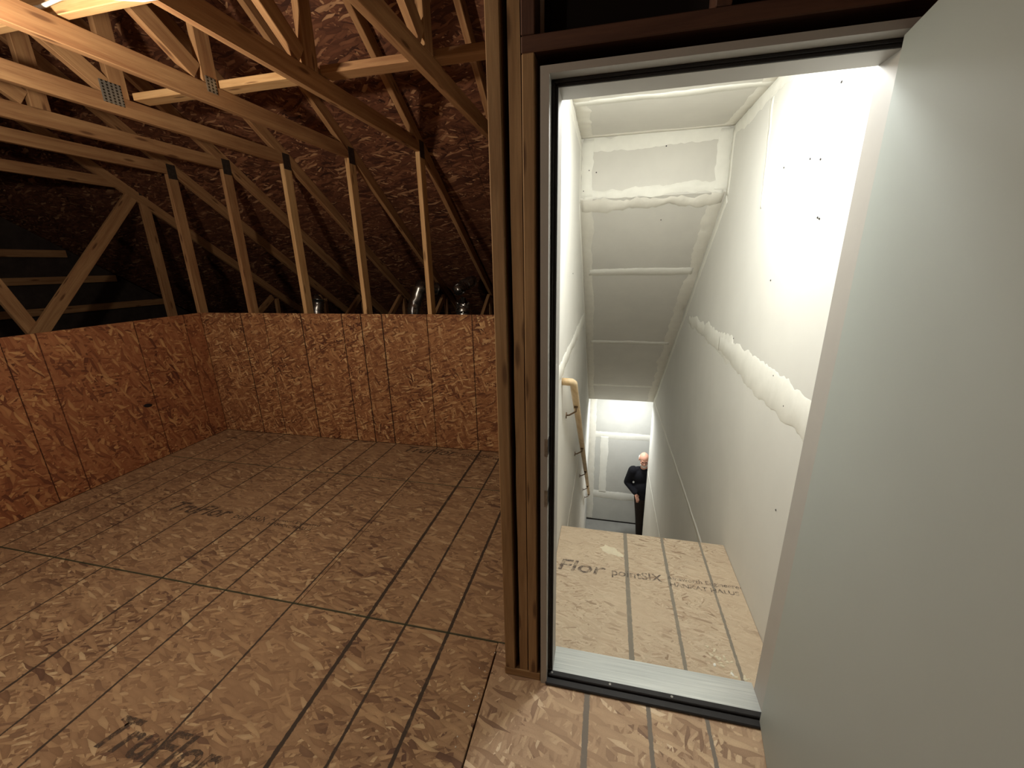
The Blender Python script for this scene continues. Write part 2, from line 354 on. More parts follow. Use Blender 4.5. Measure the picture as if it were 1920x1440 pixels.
# smear of dried compound on the landing
def blob(name, cx, cy_, rx, ry, rot, z, mat, parent, n=18, seed=1, plane='xy', fixed=0.0):
    rr = random.Random(seed); bm = bmesh.new(); top = []; bot = []
    for i in range(n):
        a = 2*math.pi*i/n; k = 1+rr.uniform(-.22, .22)
        u = math.cos(a)*rx*k; w = math.sin(a)*ry*k; U = u*math.cos(rot)-w*math.sin(rot); W = u*math.sin(rot)+w*math.cos(rot)
        top.append(bm.verts.new((cx+U*.9, cy_+W*.9, z+.0022))); bot.append(bm.verts.new((cx+U, cy_+W, z)))
    c = bm.verts.new((cx, cy_, z+.003))
    for i in range(n):
        j = (i+1) % n; bm.faces.new((bot[i], bot[j], top[j], top[i])); bm.faces.new((top[i], top[j], c))
    return from_bm(name, bm, mat, parent, True)
blob('plaster_smear', .075, 2.075, .052, .034, -.5, 0, M_smear, floor, seed=3)
blob('plaster_smear', .12, 2.05, .035, .018, -.7, 0, M_smear, floor, seed=5)
for i, (px, py) in enumerate([(-.19, 1.60), (.50, 1.44), (.56, 1.41), (.60, 1.38)]):
    blob('plaster_crumb', px, py, .006+.002*i, .006, i, 0, M_mud, floor, n=8, seed=i+9)
rr = random.Random(4)
for i in range(26):
    u = rr.random(); blob('plaster_crumb', .50+.11*u+rr.uniform(-.03, .03), 1.52-.14*u+rr.uniform(-.02, .02), rr.uniform(.003, .011), rr.uniform(.003, .007), rr.random()*3, 0, M_smear, floor, n=7, seed=50+i)
rr = random.Random(11)
for i in range(14): # specks by the joint in the attic floor
    blob('plaster_crumb', -.43+rr.uniform(-.03, .02), rr.uniform(.8, 1.32), .0025, .0025, 0, 0, M_mud, floor, n=6, seed=90+i)

# ------------------------------------------------------------------ knee walls
wb = empty('wall_back', (-2.1, YB, 0), kind='structure')
for a, b in ((-3.86, -3.39), (-3.39, -2.115), (-2.115, -1.488), (-1.488, -.30)):
    box('osb_panel', (a+GAP, YB, .002), (b-GAP, YB+.011, KH), M_back, wb, bev=0.0012)
box('joint_backing', (-3.9, YB+.0115, 0), (-.3, YB+.0118, KH-.004), M_gap, wb)
wl = empty('wall_left', (XW, 1.5, 0), kind='structure')
for a, b in ((-2.8, -1.85), (-1.85, .58), (.58, 1.80), (1.80, 3.20)):
    box('osb_panel', (XW-.011, a+GAP, .002), (XW, b-GAP, KH), M_left, wl, bev=0.0012)
box('top_plate', (XW-.05, -2.8, KH-.042), (XW-.012, 3.2, KH-.004), M_studd, wl)
k = bmesh.new(); bmesh.ops.create_icosphere(k, subdivisions=2, radius=1)
for v in k.verts: v.co = V((XW+.001+v.co.x*.002, 2.535+v.co.y*.035, .50+v.co.z*.017+v.co.y*-.006))
from_bm('knot', k, plain('knot_dark', hexc(30, 24, 30), .8), wl, True)

# ------------------------------------------------------------------ roof
YR = 0.20; SLP = 0.667
def zr(y): return 2.50-SLP*(y-3.2) if y >= YR else 2.50-SLP*((2*YR-y)-3.2)   # underside of rafter
ceil = empty('ceiling', (-2, YR, zr(YR)), kind='structure')
nrm = V((0, SLP, 1)).normalized(); dsl = V((0, 1, -SLP)).normalized()
ridge = V((0, YR, zr(YR)+.108))
def roof_sheet(x0, x1, s0, s1, sign, mat=M_roof):
    bm = bmesh.new(); vs = []
    for o in (0, .012):
        for x, s in ((x0+.0015, s0+.0015), (x1-.0015, s0+.0015), (x1-.0015, s1-.0015), (x0+.0015, s1-.0015)):
            p = ridge + dsl*s + nrm*o; vs.append(bm.verts.new((x, YR+(p.y-YR)*sign, p.z)))
    for f in ((0,3,2,1),(4,5,6,7),(0,1,5,4),(1,2,6,5),(2,3,7,6),(3,0,4,7)): bm.faces.new([vs[i] for i in f])
    return from_bm('roof_panel', bm, mat, ceil)
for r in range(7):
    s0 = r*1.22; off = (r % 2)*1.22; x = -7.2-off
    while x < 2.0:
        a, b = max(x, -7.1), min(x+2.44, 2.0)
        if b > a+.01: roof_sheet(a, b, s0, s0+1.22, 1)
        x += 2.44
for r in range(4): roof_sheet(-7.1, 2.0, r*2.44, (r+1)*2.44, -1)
# gable end far left, wall behind the viewer and at the right side
wg = empty('wall_gable', (-7.0, 1, 0), kind='structure')
prism('gable_panel', [(-6.6, 0), (7.0, 0), (YR, 4.65)], 'x', -7.08, -7.04, M_dark, wg)  # OSB gable coloured near-black, the gloom of the far end painted in
for z, h in ((2.26, .16), (1.86, .09), (1.53, .09), (1.15, .09), (.7, .09), (2.75, .09)):
    yy = min(6.4, 3.2+(2.5-z)/SLP)
    beam('girt', (-7.0, -2, z), (-7.0, yy, z), .05, h, (1, 0, 0), M_wood, wg)
wr = empty('wall_right', (1.9, 1, 0), kind='structure')
prism('osb_panel', [(-6.6, 0), (7.0, 0), (YR, 4.65)], 'x', 1.9, 1.93, M_roof, wr)
wf = empty('wall_front', (-1, -2.8, 0), kind='structure')
box('osb_panel', (-3.86, -2.83, 0), (1.9, -2.8, KH), M_back, wf)

# ------------------------------------------------------------------ trusses
def truss(X, label, partial=None, zc=2.45, post_y=3.213, plate=True, matset=None):
    mat, mp_ = matset or (M_wood, M_wood2 if -2.9 < X < -.8 else M_wood)  # posts facing the bulb take the brighter copy in place of lamplight
    t = empty('roof_truss', (X, 3.25, 0), label=label, cat='truss', group='roof trusses')
    S = (1, 0, 0); w = .038; h = .089
    off = nrm*(.089/2)
    def R(y):
        p = V((X, y, zr(y))); return p + V((0, off.y, off.z))
    a = R(YR+.01); b = V((X, 6.75, zr(6.75))) + V((0, off.y, off.z))
    beam('rafter', a, b, w, h, S, mat, t)
    b2 = V((X, 2*YR-b.y, b.z)); beam('rafter', (X, YR-.01, a.z), b2, w, h, S, mat, t)
    if partial == 'rafters': return t
    beam('collar_tie', (X, -2.85, zc+h/2), (X, post_y+.10, zc+h/2), w-.0008, h, S, mat, t)
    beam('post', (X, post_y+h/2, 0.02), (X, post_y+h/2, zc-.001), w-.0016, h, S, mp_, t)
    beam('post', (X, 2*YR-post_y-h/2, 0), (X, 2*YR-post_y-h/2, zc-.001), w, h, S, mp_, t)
    beam('web', (X, 2.05, zc+h+.001), (X, 2.05, zr(2.05)+.01), w-.0024, h, S, mat, t)
    beam('web', (X, 2*YR-2.05, zc+h+.001), (X, 2*YR-2.05, zr(2.05)+.01), w-.0024, h, S, mat, t)
    d0 = V((X, 1.985, zc+h+.035)); d1 = V((X, YR+.05, zc+h+.035+.66*(1.985-YR-.05)))
    beam('web', d0, d1, w-.0032, h, S, mat, t)
    beam('web', (X, 2*YR-d0.y, d0.z), (X, 2*YR-d1.y, d1.z), w-.0032, h, S, mat, t)
    # eave webs: kink at 5.04
    beam('web', (X, 5.02, 1.23), (X, 3.40, .14), w, h*.8, S, mat, t)
    beam('web', (X, 5.09, 1.20), (X, 5.09, .11), w, h*.6, S, mat, t)
    if plate:
        P = [(post_y+.045, zc+.02, .040, .060, M_gusset_d)]
        if plate == 2: P.append((2.005, zc+.095, .052, .052, M_gusset))
        elif plate == 3: P.append((2.05, zc+.085, .030, .035, M_gusset))
        for (py, pz, dy, dz, gm) in P:
            for sx in (-1, 1):
                box('gusset_plate', (X+sx*.0192, py-dy, pz-dz), (X+sx*.0205, py+dy, pz+dz), gm, t)
    return t
TX = {1: -4.70, 2: -3.893, 3: -3.29, 4: -2.68, 5: -2.07, 6: -1.462, 7: -.853}
truss(TX[7], 'roof truss nearest the partition, its post hidden behind the doorway studs')
truss(TX[6], 'roof truss with the bright post between the two right-hand silver ducts')
truss(TX[5], 'roof truss with the second bright post left of the doorway studs', plate=3)
truss(TX[4], 'roof truss with the perforated steel plate showing near the top left corner', plate=2)
truss(TX[3], 'roof truss with a split-edged post just right of the corner of the knee walls')
truss(TX[2], 'roof truss with its reddish post standing in the corner of the knee walls')
t1 = truss(TX[1], 'dim roof truss standing behind the left knee wall with a long slanting brace', zc=2.40, post_y=3.53, plate=True)
beam('diagonal_brace', (TX[1], 1.55, .08), (TX[1], 3.50, 2.38), .034, .105, (1, 0, 0), M_wood, t1)
beam('diagonal_brace', (TX[1]-.04, 2.74, .20), (TX[1]-.04, 2.02, 2.42), .038, .10, (1, 0, 0), M_wood, t1)
for x, lb in ((-.243, 'roof truss rafters over the left side of the stair enclosure'), (.366, 'roof truss rafters over the middle of the stair enclosure'), (.976, 'roof truss rafters over the right side of the stair enclosure'),
              ):
    truss(x, lb, partial='rafters')
# lateral brace lying on the collar ties
lb = empty('lateral_brace', (-1.8, 2.14, 2.54), label='pale flat two-by-four laid across the collar ties beside the webs', cat='brace')
beam('plank', (TX[4]+.03, 2.147, 2.559), (TX[6]-.0, 2.147, 2.559), .089, .036, (0, 1, 0), M_wood2, lb)  # lamplit stretch, its brightness put into the wood colour
beam('plank', (TX[6]+.02, 2.147, 2.559), (-.22, 2.147, 2.559), .089, .036, (0, 1, 0), M_wood, lb)  # shaded stretch, given the darker copy of the pine
sb = empty('strongback_board', (-2, 1.43, 2.54), label='bright pale board on edge over the collar ties with a cable along it', cat='board')
beam('plank', (-2.60, 1.45, 2.62), (-1.50, 1.45, 2.62), .038, .14, (0, 1, 0), M_wood2, sb)
cb = tube('cable', [(-2.75, 1.38, 2.60), (-2.3, 1.40, 2.575), (-2.10, 1.405, 2.565), (-1.98, 1.40, 2.575), (-1.85, 1.38, 2.553), (-1.70, 1.35, 2.515), (-1.58, 1.32, 2.48), (-1.49, 1.292, 2.452), (-1.40, 1.285, 2.445), (-1.0, 1.1, 2.446)], .007, M_cable, None, 8, True)
tag(cb, 'white electrical cable drooping from the pale board to the next collar tie', 'cable')
# bare bulb, just outside the picture
bl = empty('bare_bulb_lamp', (BULB.x, BULB.y, BULB.z+.2), label='bare warm bulb in a white holder hanging below the collar ties', cat='lamp')
tube('flex', [(BULB.x, BULB.y, 2.45), (BULB.x, BULB.y, BULB.z+.10)], .005, M_cable, bl, 8)
tube('mounting_bar', [(TX[5]+.02, BULB.y, 2.47), (TX[6]-.02, BULB.y, 2.47)], .015, M_wood2, bl, 6)
tube('lamp_holder', [BULB+V((0, 0, z)) for z in (.11, .10, .04, .03)], .02, M_cable, bl, 14, rads=[.012, .024, .024, .018])
tube('bulb', [BULB+V((0, 0, z)) for z in (.03, .015, 0.005, -.003)], .02, M_bulb, bl, 14, rads=[.013, .016, .022, .012])

RB = V((-2.50, -1.60, 2.245)); rl = empty('bare_bulb_lamp', RB, label='added fill lamp, a bare bulb below the collar ties behind the viewer', cat='lamp')  # made-up bulb and holder carrying the added fill light
tube('flex', [RB+V((0, 0, .21)), RB+V((0, 0, .09))], .005, M_cable, rl, 8); tube('mounting_bar', [(TX[4]+.02, RB.y, 2.47), (TX[5]-.02, RB.y, 2.47)], .015, M_wood2, rl, 6)
tube('lamp_holder', [RB+V((0, 0, z)) for z in (.11, .10, .04, .03)], .02, M_cable, rl, 14, rads=[.012, .024, .024, .018]); tube('bulb', [RB+V((0, 0, z)) for z in (.03, .02, .014)], .02, M_bulb, rl, 14, rads=[.013, .016, .012])

# ------------------------------------------------------------------ foil ducts behind the knee wall
def duct(name, pts, rad, label, seed):
    rr = random.Random(seed); P = [V(p) for p in pts]; out = []; rads = []
    n = 34
    for i in range(n):
        u = i/(n-1)*(len(P)-1); k = min(int(u), len(P)-2); f = u-k; f = f*f*(3-2*f)
        out.append(P[k].lerp(P[k+1], f) + V((rr.uniform(-1, 1), rr.uniform(-1, 1), rr.uniform(-.5, .5)))*rad*.05)
        rads.append(rad*(1.0+(.10 if i % 2 else -.06)+rr.uniform(-.05, .05)))
    o = tube(name, out, rad, M_foil, None, 14, True, rads=rads)
    return tag(o, label, 'duct', 'silver flexible ducts behind the knee wall')
duct('flexible_duct', [(-2.27, 4.45, .10), (-2.27, 4.45, .7), (-2.24, 4.5, 1.15), (-2.17, 4.56, 1.38), (-2.05, 4.75, 1.34)], .075, 'tall leaning silver flexible duct behind the nearest full post', 1)
duct('flexible_duct', [(-1.63, 4.5, .10), (-1.63, 4.5, 1.10), (-1.63, 4.52, 1.18)], .080, 'fat silver flexible duct lower coil beside the doorway studs', 2)
duct('flexible_duct', [(-1.63, 4.38, 1.345), (-1.62, 4.5, 1.385), (-1.56, 4.65, 1.43)], .06, 'small silver duct elbow capping the fat duct near the doorway studs', 3)
duct('flexible_duct', [(-3.62, 4.5, .10), (-3.60, 4.5, 1.0), (-3.57, 4.55, 1.24)], .07, 'half-hidden silver flexible duct right of the third post', 4)

# ------------------------------------------------------------------ partition wall with the doorway
wp = empty('wall_partition', (-.3, YD, 0), kind='structure')
S1 = (1, 0, 0)
beam('bottom_plate', (-.345, 1.265, .019), (-.199, 1.265, .019), .089, .038, (0, 1, 0), M_stud, wp)
beam('stud', (-.322, 1.265, .038), (-.322, 1.265, 3.70), .040, .089, S1, M_stud, wp)
beam('stud', (-.266, 1.268, .038), (-.266, 1.268, 3.70), .036, .089, S1, M_stud, wp, wane=.0028)
beam('stud', (-.229, 1.265, .038), (-.229, 1.265, 2.137), .034, .089, S1, M_stud, wp)
beam('header', (-.247, 1.265, 2.156), (1.9, 1.265, 2.156), .089, .038, (0, 1, 0), M_studd, wp)
for x in (-.229, .228, .63, 1.04, 1.45): beam('cripple_stud', (x, 1.265, 2.176), (x, 1.265, 3.7), .036, .089, S1, M_studd, wp)
box('void_shade_panel', (-.20, 1.3105, 2.10), (.90, 1.3115, 3.4), M_gap, wp)  # near-black sheet standing in for shade in the void above the header
box('stud_gap_shade', (-.34, 1.309, .038), (-.237, 1.312, 2.44), M_gap, wp)  # near-black strip painting in the shade between the studs
for x in (.72, 1.1, 1.5): beam('stud', (x, 1.265, .0), (x, 1.265, 2.137), .038, .089, S1, M_stud, wp)

# ------------------------------------------------------------------ stair enclosure
DW = .0125
ws = empty('wall_stair_right', (SR, 3, 0), kind='structure')
ZB = -3.22; HC = -.42; YE = 6.10; YF = 7.05
# side profiles: landing floor, soffit 2.43 to Y 3.18, drop to 2.05, slope to (6.10, HC)
prof = [(1.3125, -.3), (2.25, -.3), (YE, ZB), (YE, HC), (3.19, 2.045), (3.19, 2.43), (1.3125, 2.43)]
prism('drywall_panel', prof, 'x', SR, SR+DW, M_dryr, ws)
wsl = empty('wall_stair_left', (SL, 3, 0), kind='structure')
profl = [(1.3125, -.3), (2.25, -.3), (YE, ZB), (YF, ZB), (YF, HC), (YE, HC), (3.19, 2.045), (3.19, 2.43), (1.3125, 2.43)]
prism('drywall_panel', profl, 'x', SL-DW, SL, M_dryr, wsl)
for y in (1.7, 2.1, 2.5, 2.9, 3.13): beam('stud', (SL-DW-.046, y, 0), (SL-DW-.046, y, 2.43), .089, .038, S1, M_stud, wsl)
cs = empty('ceiling_stair', (.25, 3, 2.4), kind='structure')
box('drywall_panel', (SL-DW, 1.3125, 2.43), (SR+DW, 3.19+DW, 2.43+DW), M_dry, cs)
box('drywall_panel', (SL-DW, 3.19, 2.045), (SR+DW, 3.19+DW, 2.4295), M_dry, cs)
sv = V((0, YE-3.19, HC-2.045)); sl = sv.length; sd = sv/sl; sn = V((0, -sd.z, sd.y))*(1 if sd.y > 0 else -1)
sn = V((0, .0, 0)) + V((0, -sd.z, sd.y))
if sn.z < 0: sn = -sn
cuts = [0, .80, 2.03, 3.26, sl]
for a, b in zip(cuts[:-1], cuts[1:]):
    bm = bmesh.new(); vs = []
    for o in (0, DW):
        for x, s in ((SL, a+.0008), (SR, a+.0008), (SR, b-.0008), (SL, b-.0008)):
            p = V((x, 3.19, 2.045)) + sd*s + sn*o; vs.append(bm.verts.new(p))
    for f in ((0,3,2,1),(4,5,6,7),(0,1,5,4),(1,2,6,5),(2,3,7,6),(3,0,4,7)): bm.faces.new([vs[i] for i in f])
    from_bm('drywall_panel', bm, M_dry, cs)
# return of drywall beside the door frame
for a, b in ((SL-DW, -.16), (.63, SR+DW)): box('drywall_panel', (a, 1.312, 0), (b, 1.324, 2.43), M_dryr, wp)
box('drywall_panel', (-.16, 1.312, 2.10), (.63, 1.324, 2.43), M_dryr, wp)

# joint compound: ragged-edged skim strips lying on the boards
SKIM = 0
def skim(p0, p1, w, nor, mat, parent, wv=.14, th=.0016, seed=0, w1=None, ragged=.010):
    rr = random.Random(seed*13+5); p0, p1, nor = V(p0), V(p1), V(nor).normalized(); d = (p1-p0); L = d.length; d = d/L; s = nor.cross(d)
    global SKIM; SKIM += 1; lift = .00022*(SKIM % 7); th = th + lift
    n = max(4, int(L/.022)); bm = bmesh.new(); A = []; lo = hi = 0.0
    for i in range(n+1):
        u = i/n; ww = (w if w1 is None else w+(w1-w)*u)/2
        lo += rr.uniform(-1, 1)*ragged*.6; hi += rr.uniform(-1, 1)*ragged*.6; lo *= .85; hi *= .85
        c = p0+d*(L*u)
        a = ww*(1+wv*.3*math.sin(u*L*7+seed))+lo; b = ww*(1+wv*.3*math.sin(u*L*5+2*seed+1))+hi
        A.append([bm.verts.new(c - s*a + nor*(-.001)), bm.verts.new(c - s*(a*.90) + nor*th), bm.verts.new(c + s*(b*.90) + nor*th), bm.verts.new(c + s*b - nor*.001)])
    for i in range(n):
        for k in range(3): bm.faces.new((A[i][k], A[i][k+1], A[i+1][k+1], A[i+1][k]))
    bm.faces.new(A[0][::-1]); bm.faces.new(A[-1])
    return from_bm('joint_compound', bm, mat, parent, True)
e = .001
# right wall
skim((SR, 4.02, 1.09), (SR, 2.6, 1.095), .085, (-1, 0, 0), M_mud, ws, seed=1, w1=.15, ragged=.03)
skim((SR-.0006, 2.9, 1.085), (SR-.0006, 1.56, 1.04), .12, (-1, 0, 0), M_mud, ws, seed=2, w1=.19, ragged=.022)
skim((SR, YE, -.36), (SR, 2.3, -.34), .045, (-1, 0, 0), M_mud, ws, seed=4, ragged=.006)
skim((SR, 1.40, .35), (SR, 1.40, 2.4), .06, (-1, 0, 0), M_mud, ws, seed=41, ragged=.006)
skim((SR, 1.34, 2.395), (SR, 3.16, 2.395), .075, (-1, 0, 0), M_mud, ws, seed=5, ragged=.014)
skim((SR, 3.155, 2.40), (SR, 3.155, 2.02), .055, (-1, 0, 0), M_mud, ws, seed=6)
skim(V((SR, 3.17, 2.03))-sn*.035, V((SR, YE, HC))-sn*.035, .065, (-1, 0, 0), M_mud, ws, seed=7, ragged=.012)
skim((SR-.0006, YE-.02, HC-.05), (SR-.0006, YE-.02, ZB+.1), .04, (-1, 0, 0), M_mud, ws, seed=8, ragged=.003)
skim((SR, YE, -1.58), (SR, 3.6, -1.58), .04, (-1, 0, 0), M_mud, ws, seed=9, ragged=.006)
skim((SR, 2.50, 2.36), (SR, 2.44, 1.86), .035, (-1, 0, 0), M_mud, ws, seed=10, w1=.012, ragged=.012)
# left wall
skim((SL, 4.35, 1.08), (SL, 1.45, 1.07), .10, (1, 0, 0), M_mud, wsl, seed=11, ragged=.016)
skim(V((SL, 3.17, 2.03))-sn*.035, V((SL, YE, HC))-sn*.035, .075, (1, 0, 0), M_mud, wsl, seed=12, ragged=.012)
skim((SL, 3.15, 2.40), (SL, 3.15, 2.02), .07, (1, 0, 0), M_mud, wsl, seed=13)
skim((SL, 1.34, 2.39), (SL, 3.17, 2.39), .08, (1, 0, 0), M_mud, wsl, seed=14)
skim((SL, YE, -.36), (SL, 2.4, -.34), .05, (1, 0, 0), M_mudd, wsl, seed=15)
skim((SL, YF, -1.58), (SL, 3.8, -1.56), .05, (1, 0, 0), M_mudd, wsl, seed=16)
# soffit
zc = 2.43
skim((SL+.045, 1.35, zc), (SL+.045, 3.17, zc), .09, (0, 0, -1), M_mudd, cs, seed=21, ragged=.016)
skim((SR-.035, 1.35, zc), (SR-.035, 3.17, zc), .07, (0, 0, -1), M_mudd, cs, seed=22)
skim((SL, 3.155, zc), (SR, 3.155, zc), .05, (0, 0, -1), M_mudd, cs, seed=23)
skim((SL, 2.53, zc), (SR, 2.53, zc), .07, (0, 0, -1), M_mud, cs, seed=24)
# drop face
for (a, b, w, sd_) in (((SL+.02, 3.19, 2.385), (SR-.02, 3.19, 2.395), .085, 25), ((SL+.02, 3.19, 2.075), (SR-.02, 3.19, 2.075), .06, 26), ((SL+.045, 3.19, 2.06), (SL+.045, 3.19, 2.42), .085, 27), ((SR-.035, 3.19, 2.06), (SR-.035, 3.19, 2.42), .07, 28)):
    skim(a, b, w, (0, -1, 0), M_mud, cs, seed=sd_, ragged=.016)
# slope
def sp_(x, s): return V((x, 3.19, 2.045)) + sd*s
skim(sp_(SL+.01, .05), sp_(SR-.01, .05), .11, -sn, M_mudd, cs, seed=31, ragged=.03)
for s, w in ((.80, .085), (2.03, .07), (3.26, .06)): skim(sp_(SL+.05, s), sp_(SR-.05, s), w, -sn, M_mud, cs, seed=int(s*10), ragged=.010)
skim(sp_(SL+.045, 0), sp_(SL+.045, sl), .085, -sn, M_mudd, cs, seed=35, ragged=.010)
skim(sp_(SR-.045, 0), sp_(SR-.045, sl), .10, -sn, M_mudd, cs, seed=36, ragged=.018)
# screw heads showing
def dot(p, nor, parent, r=.0045, mat=M_screwd):
    bm = bmesh.new(); bmesh.ops.create_cone(bm, cap_ends=True, segments=8, radius1=r, radius2=r*.7, depth=.0016)
    q = V((0, 0, 1)).rotation_difference(V(nor)).to_matrix().to_4x4(); bmesh.ops.transform(bm, matrix=Matrix.Translation(V(p)+V(nor)*.0008) @ q, verts=bm.verts)
    return from_bm('screw', bm, mat, parent)
for y, z in ((1.803, 2.18), (1.80, 1.757), (1.785, 1.752), (1.86, 1.96), (2.21, 2.0), (2.16, 1.52), (1.95, 1.12), (1.8, 1.03), (2.6, 1.17), (1.7, .60), (1.95, 1.98)): dot((SR-.0015, y, z), (-1, 0, 0), ws)
for x, z in ((-.17, 2.23), (-.12, 2.215), (.33, 2.345), (-.205, 2.10)): dot((x, 3.19-.001, z), (0, -1, 0), cs)
dot(sp_(.35, .22)-sn*.001, -sn, cs); dot((SL+.001, 2.7, 1.55), (1, 0, 0), wsl)

# hall at the foot of the stairs
fh = empty('floor_hall', (.25, 6.6, ZB), kind='structure'); box('slab', (SL-.02, 5.9, ZB-.1), (2.6, YF+.02, ZB), M_conc, fh)
wh = empty('wall_hall', (.25, YF, ZB), kind='structure')
box('drywall_panel', (SL-.02, YF, ZB), (2.6, YF+.02, -2.645), M_hallwall, wh); box('drywall_panel', (SL-.02, YF, -2.642), (2.6, YF+.02, -1.42), M_hallwall, wh); box('drywall_panel', (SL-.02, YF, -1.417), (2.6, YF+.02, HC), M_hallwall, wh)
skim((SL, YF, -1.42), (.9, YF, -1.43), .13, (0, -1, 0), M_mud, wh, seed=61); skim((SL, YF, -2.64), (.9, YF, -2.66), .16, (0, -1, 0), M_mud, wh, seed=62)
skim((.05, YF, -1.45), (.05, YF, -2.6), .14, (0, -1, 0), M_mud, wh, seed=63); skim((SL+.06, YF, -.45), (SL+.06, YF, -3.2), .12, (0, -1, 0), M_mudd, wh, seed=64)
box('base_joint', (SL, YF-.012, ZB), (2.6, YF-.001, ZB+.02), M_gap, wh)
box('end_panel', (2.58, YE, ZB), (2.6, YF, HC), M_hallwall, wh); box('return_panel', (SR+DW+.001, YE-.012, ZB), (2.6, YE, HC), M_hallwall, wh)
ch = empty('ceiling_hall', (.25, 6.6, HC), kind='structure'); box('drywall_panel', (SL-.02, YE, HC), (2.6, YF+.02, HC+.0125), M_dry, ch)
st = empty('floor_stairs', (.25, 4, -1.6), kind='structure')
NR = 17; rise = -ZB/NR; run = (YE-2.25)/(NR-1)
for i in range(1, NR):
    y = 2.25+(i-1)*run
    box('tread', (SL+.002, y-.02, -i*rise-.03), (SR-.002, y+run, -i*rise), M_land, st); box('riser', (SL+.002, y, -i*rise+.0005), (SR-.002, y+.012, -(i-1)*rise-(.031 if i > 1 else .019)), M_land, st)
# ceiling fixtures of stair and hall
for nm, p, r, lab in (('ceiling_lamp', V((.24, 1.82, 2.43)), .11, 'round white ceiling lamp over the top landing, hidden above the door head'), ('ceiling_lamp', V((.42, 6.42, HC)), .12, 'round white ceiling lamp over the hall at the foot of the stairs')):
    t = empty(nm, p, label=lab, cat='lamp')
    tube('base', [p-V((0, 0, .001)), p-V((0, 0, .018))], r, M_frame, t, 28, False, rads=[r, r*.96]); tube('diffuser', [p-V((0, 0, .019)), p-V((0, 0, .032)), p-V((0, 0, .040))], r, M_diff, t, 28, True, rads=[r*.92, r*.85, r*.5])

# ------------------------------------------------------------------ door: frame, threshold, leaf
XL0, XL1, XL2 = -.196, -.1725, -.154      # casing outer, rabbet, stop (left)
XR2, XR1, XR0 = .620, .640, .663
ZT0, ZT1, ZT2 = 2.102, 2.084, 2.066
YC, YS, YK = 1.214, 1.262, 1.352
d1 = empty('door_1', (.23, YD, 0), kind='structure')
prism('door_jamb', [(XL0, YC), (XL1, YC), (XL1, YS), (XL2, YS), (XL2, YK), (XL0+.012, YK), (XL0+.012, YC+.03), (XL0, YC+.03)], 'z', 0, ZT1, M_frame, d1)
prism('door_jamb', [(XR0, YC), (XR1, YC), (XR1, YS), (XR2, YS), (XR2, YK), (XR0-.012, YK), (XR0-.012, YC+.03), (XR0, YC+.03)], 'z', 0, ZT1, M_frame, d1)
prism('door_head', [(YC, ZT0), (YC, ZT1), (YS, ZT1), (YS, ZT2), (YK, ZT2), (YK, ZT0-.004), (YC+.03, ZT0-.004), (YC+.03, ZT0)], 'x', XL0, XR0, M_frame, d1)
# weatherstrip: ribbed black rubber round the stop
def strip(nm, a, b): return box(nm, a, b, M_rubber, d1, bev=.0015)
for dx in (0, .0095): strip('weatherstrip', (XL1+.0004+dx, YS-.008+dx*.25, .03), (XL1+.0086+dx, YS-.0004, ZT1-.0005)); strip('weatherstrip', (XR1-.0004-dx, YS-.008+dx*.25, .03), (XR1-.0086-dx, YS-.0004, ZT1-.0005))
for dz in (0, .0095): strip('weatherstrip', (XL1+.001, YS-.008+dz*.25, ZT1-.0004-dz), (XR1-.001, YS-.0004, ZT1-.0084-dz))
# strike plates
for z in (1.035, .845):
    box('strike_plate', (XL1-.0105, YC-.0012, z-.032), (XL1+.0012, YC+.001, z+.032), M_steel, d1, bev=.0006)
    box('strike_recess', (XL1+.0002, YC+.004, z-.028), (XL1+.0014, YC+.034, z+.028), M_gap, d1)
# threshold
th = box('threshold', (XL2, YS+.001, .0), (XR2, 1.378, .015), M_alu, d1, bev=.001)
box('threshold_bumper', (XL1+.001, YC+.024, .0), (XR1-.001, YS, .021), M_rubber, d1, bev=.003)
box('threshold_nosing', (XL1-.004, YC-.006, .0), (XR1, YC+.022, .013), M_rubber, d1, bev=.003)
for x in (-.155, .075, .305): 
    dot((x, YS-.012, .021), (0, 0, 1), d1, r=.0048, mat=M_screw); dot((x, YS-.012, .0225), (0, 0, 1), d1, r=.0018, mat=M_screwd)
# leaf, opened toward the attic by about eighty degrees
ang = math.radians(9.4); ld = V((-math.sin(ang), -math.cos(ang), 0)); ln = V((math.cos(ang), -math.sin(ang), 0))
h0 = V((.6005, 1.228, 0)); LW = .86
def leaf_box(nm, u0, u1, t0, t1, z0, z1, mat, par=d1, bev=.001):
    bm = bmesh.new(); vs = []
    for z in (z0, z1):
        for u, t in ((u0, t0), (u1, t0), (u1, t1), (u0, t1)): p = h0+ld*u+ln*t; vs.append(bm.verts.new((p.x, p.y, z)))
    for f in ((0,3,2,1),(4,5,6,7),(0,1,5,4),(1,2,6,5),(2,3,7,6),(3,0,4,7)): bm.faces.new([vs[i] for i in f])
    if bev: bmesh.ops.bevel(bm, geom=bm.edges[:], offset=bev, segments=1, affect='EDGES')
    return from_bm(nm, bm, mat, par)
leaf_box('door_leaf', 0, LW, 0, .044, .016, 2.078, M_leaf)
leaf_box('door_sweep', .012, LW-.01, .006, .038, .002, .0155, M_rubber)
for z in (.25, 1.05, 1.85): 
    p = V((.6475, 1.203, z)); tube('hinge', [p-V((0, 0, .05)), p+V((0, 0, .05))], .006, M_steel, d1, 10)

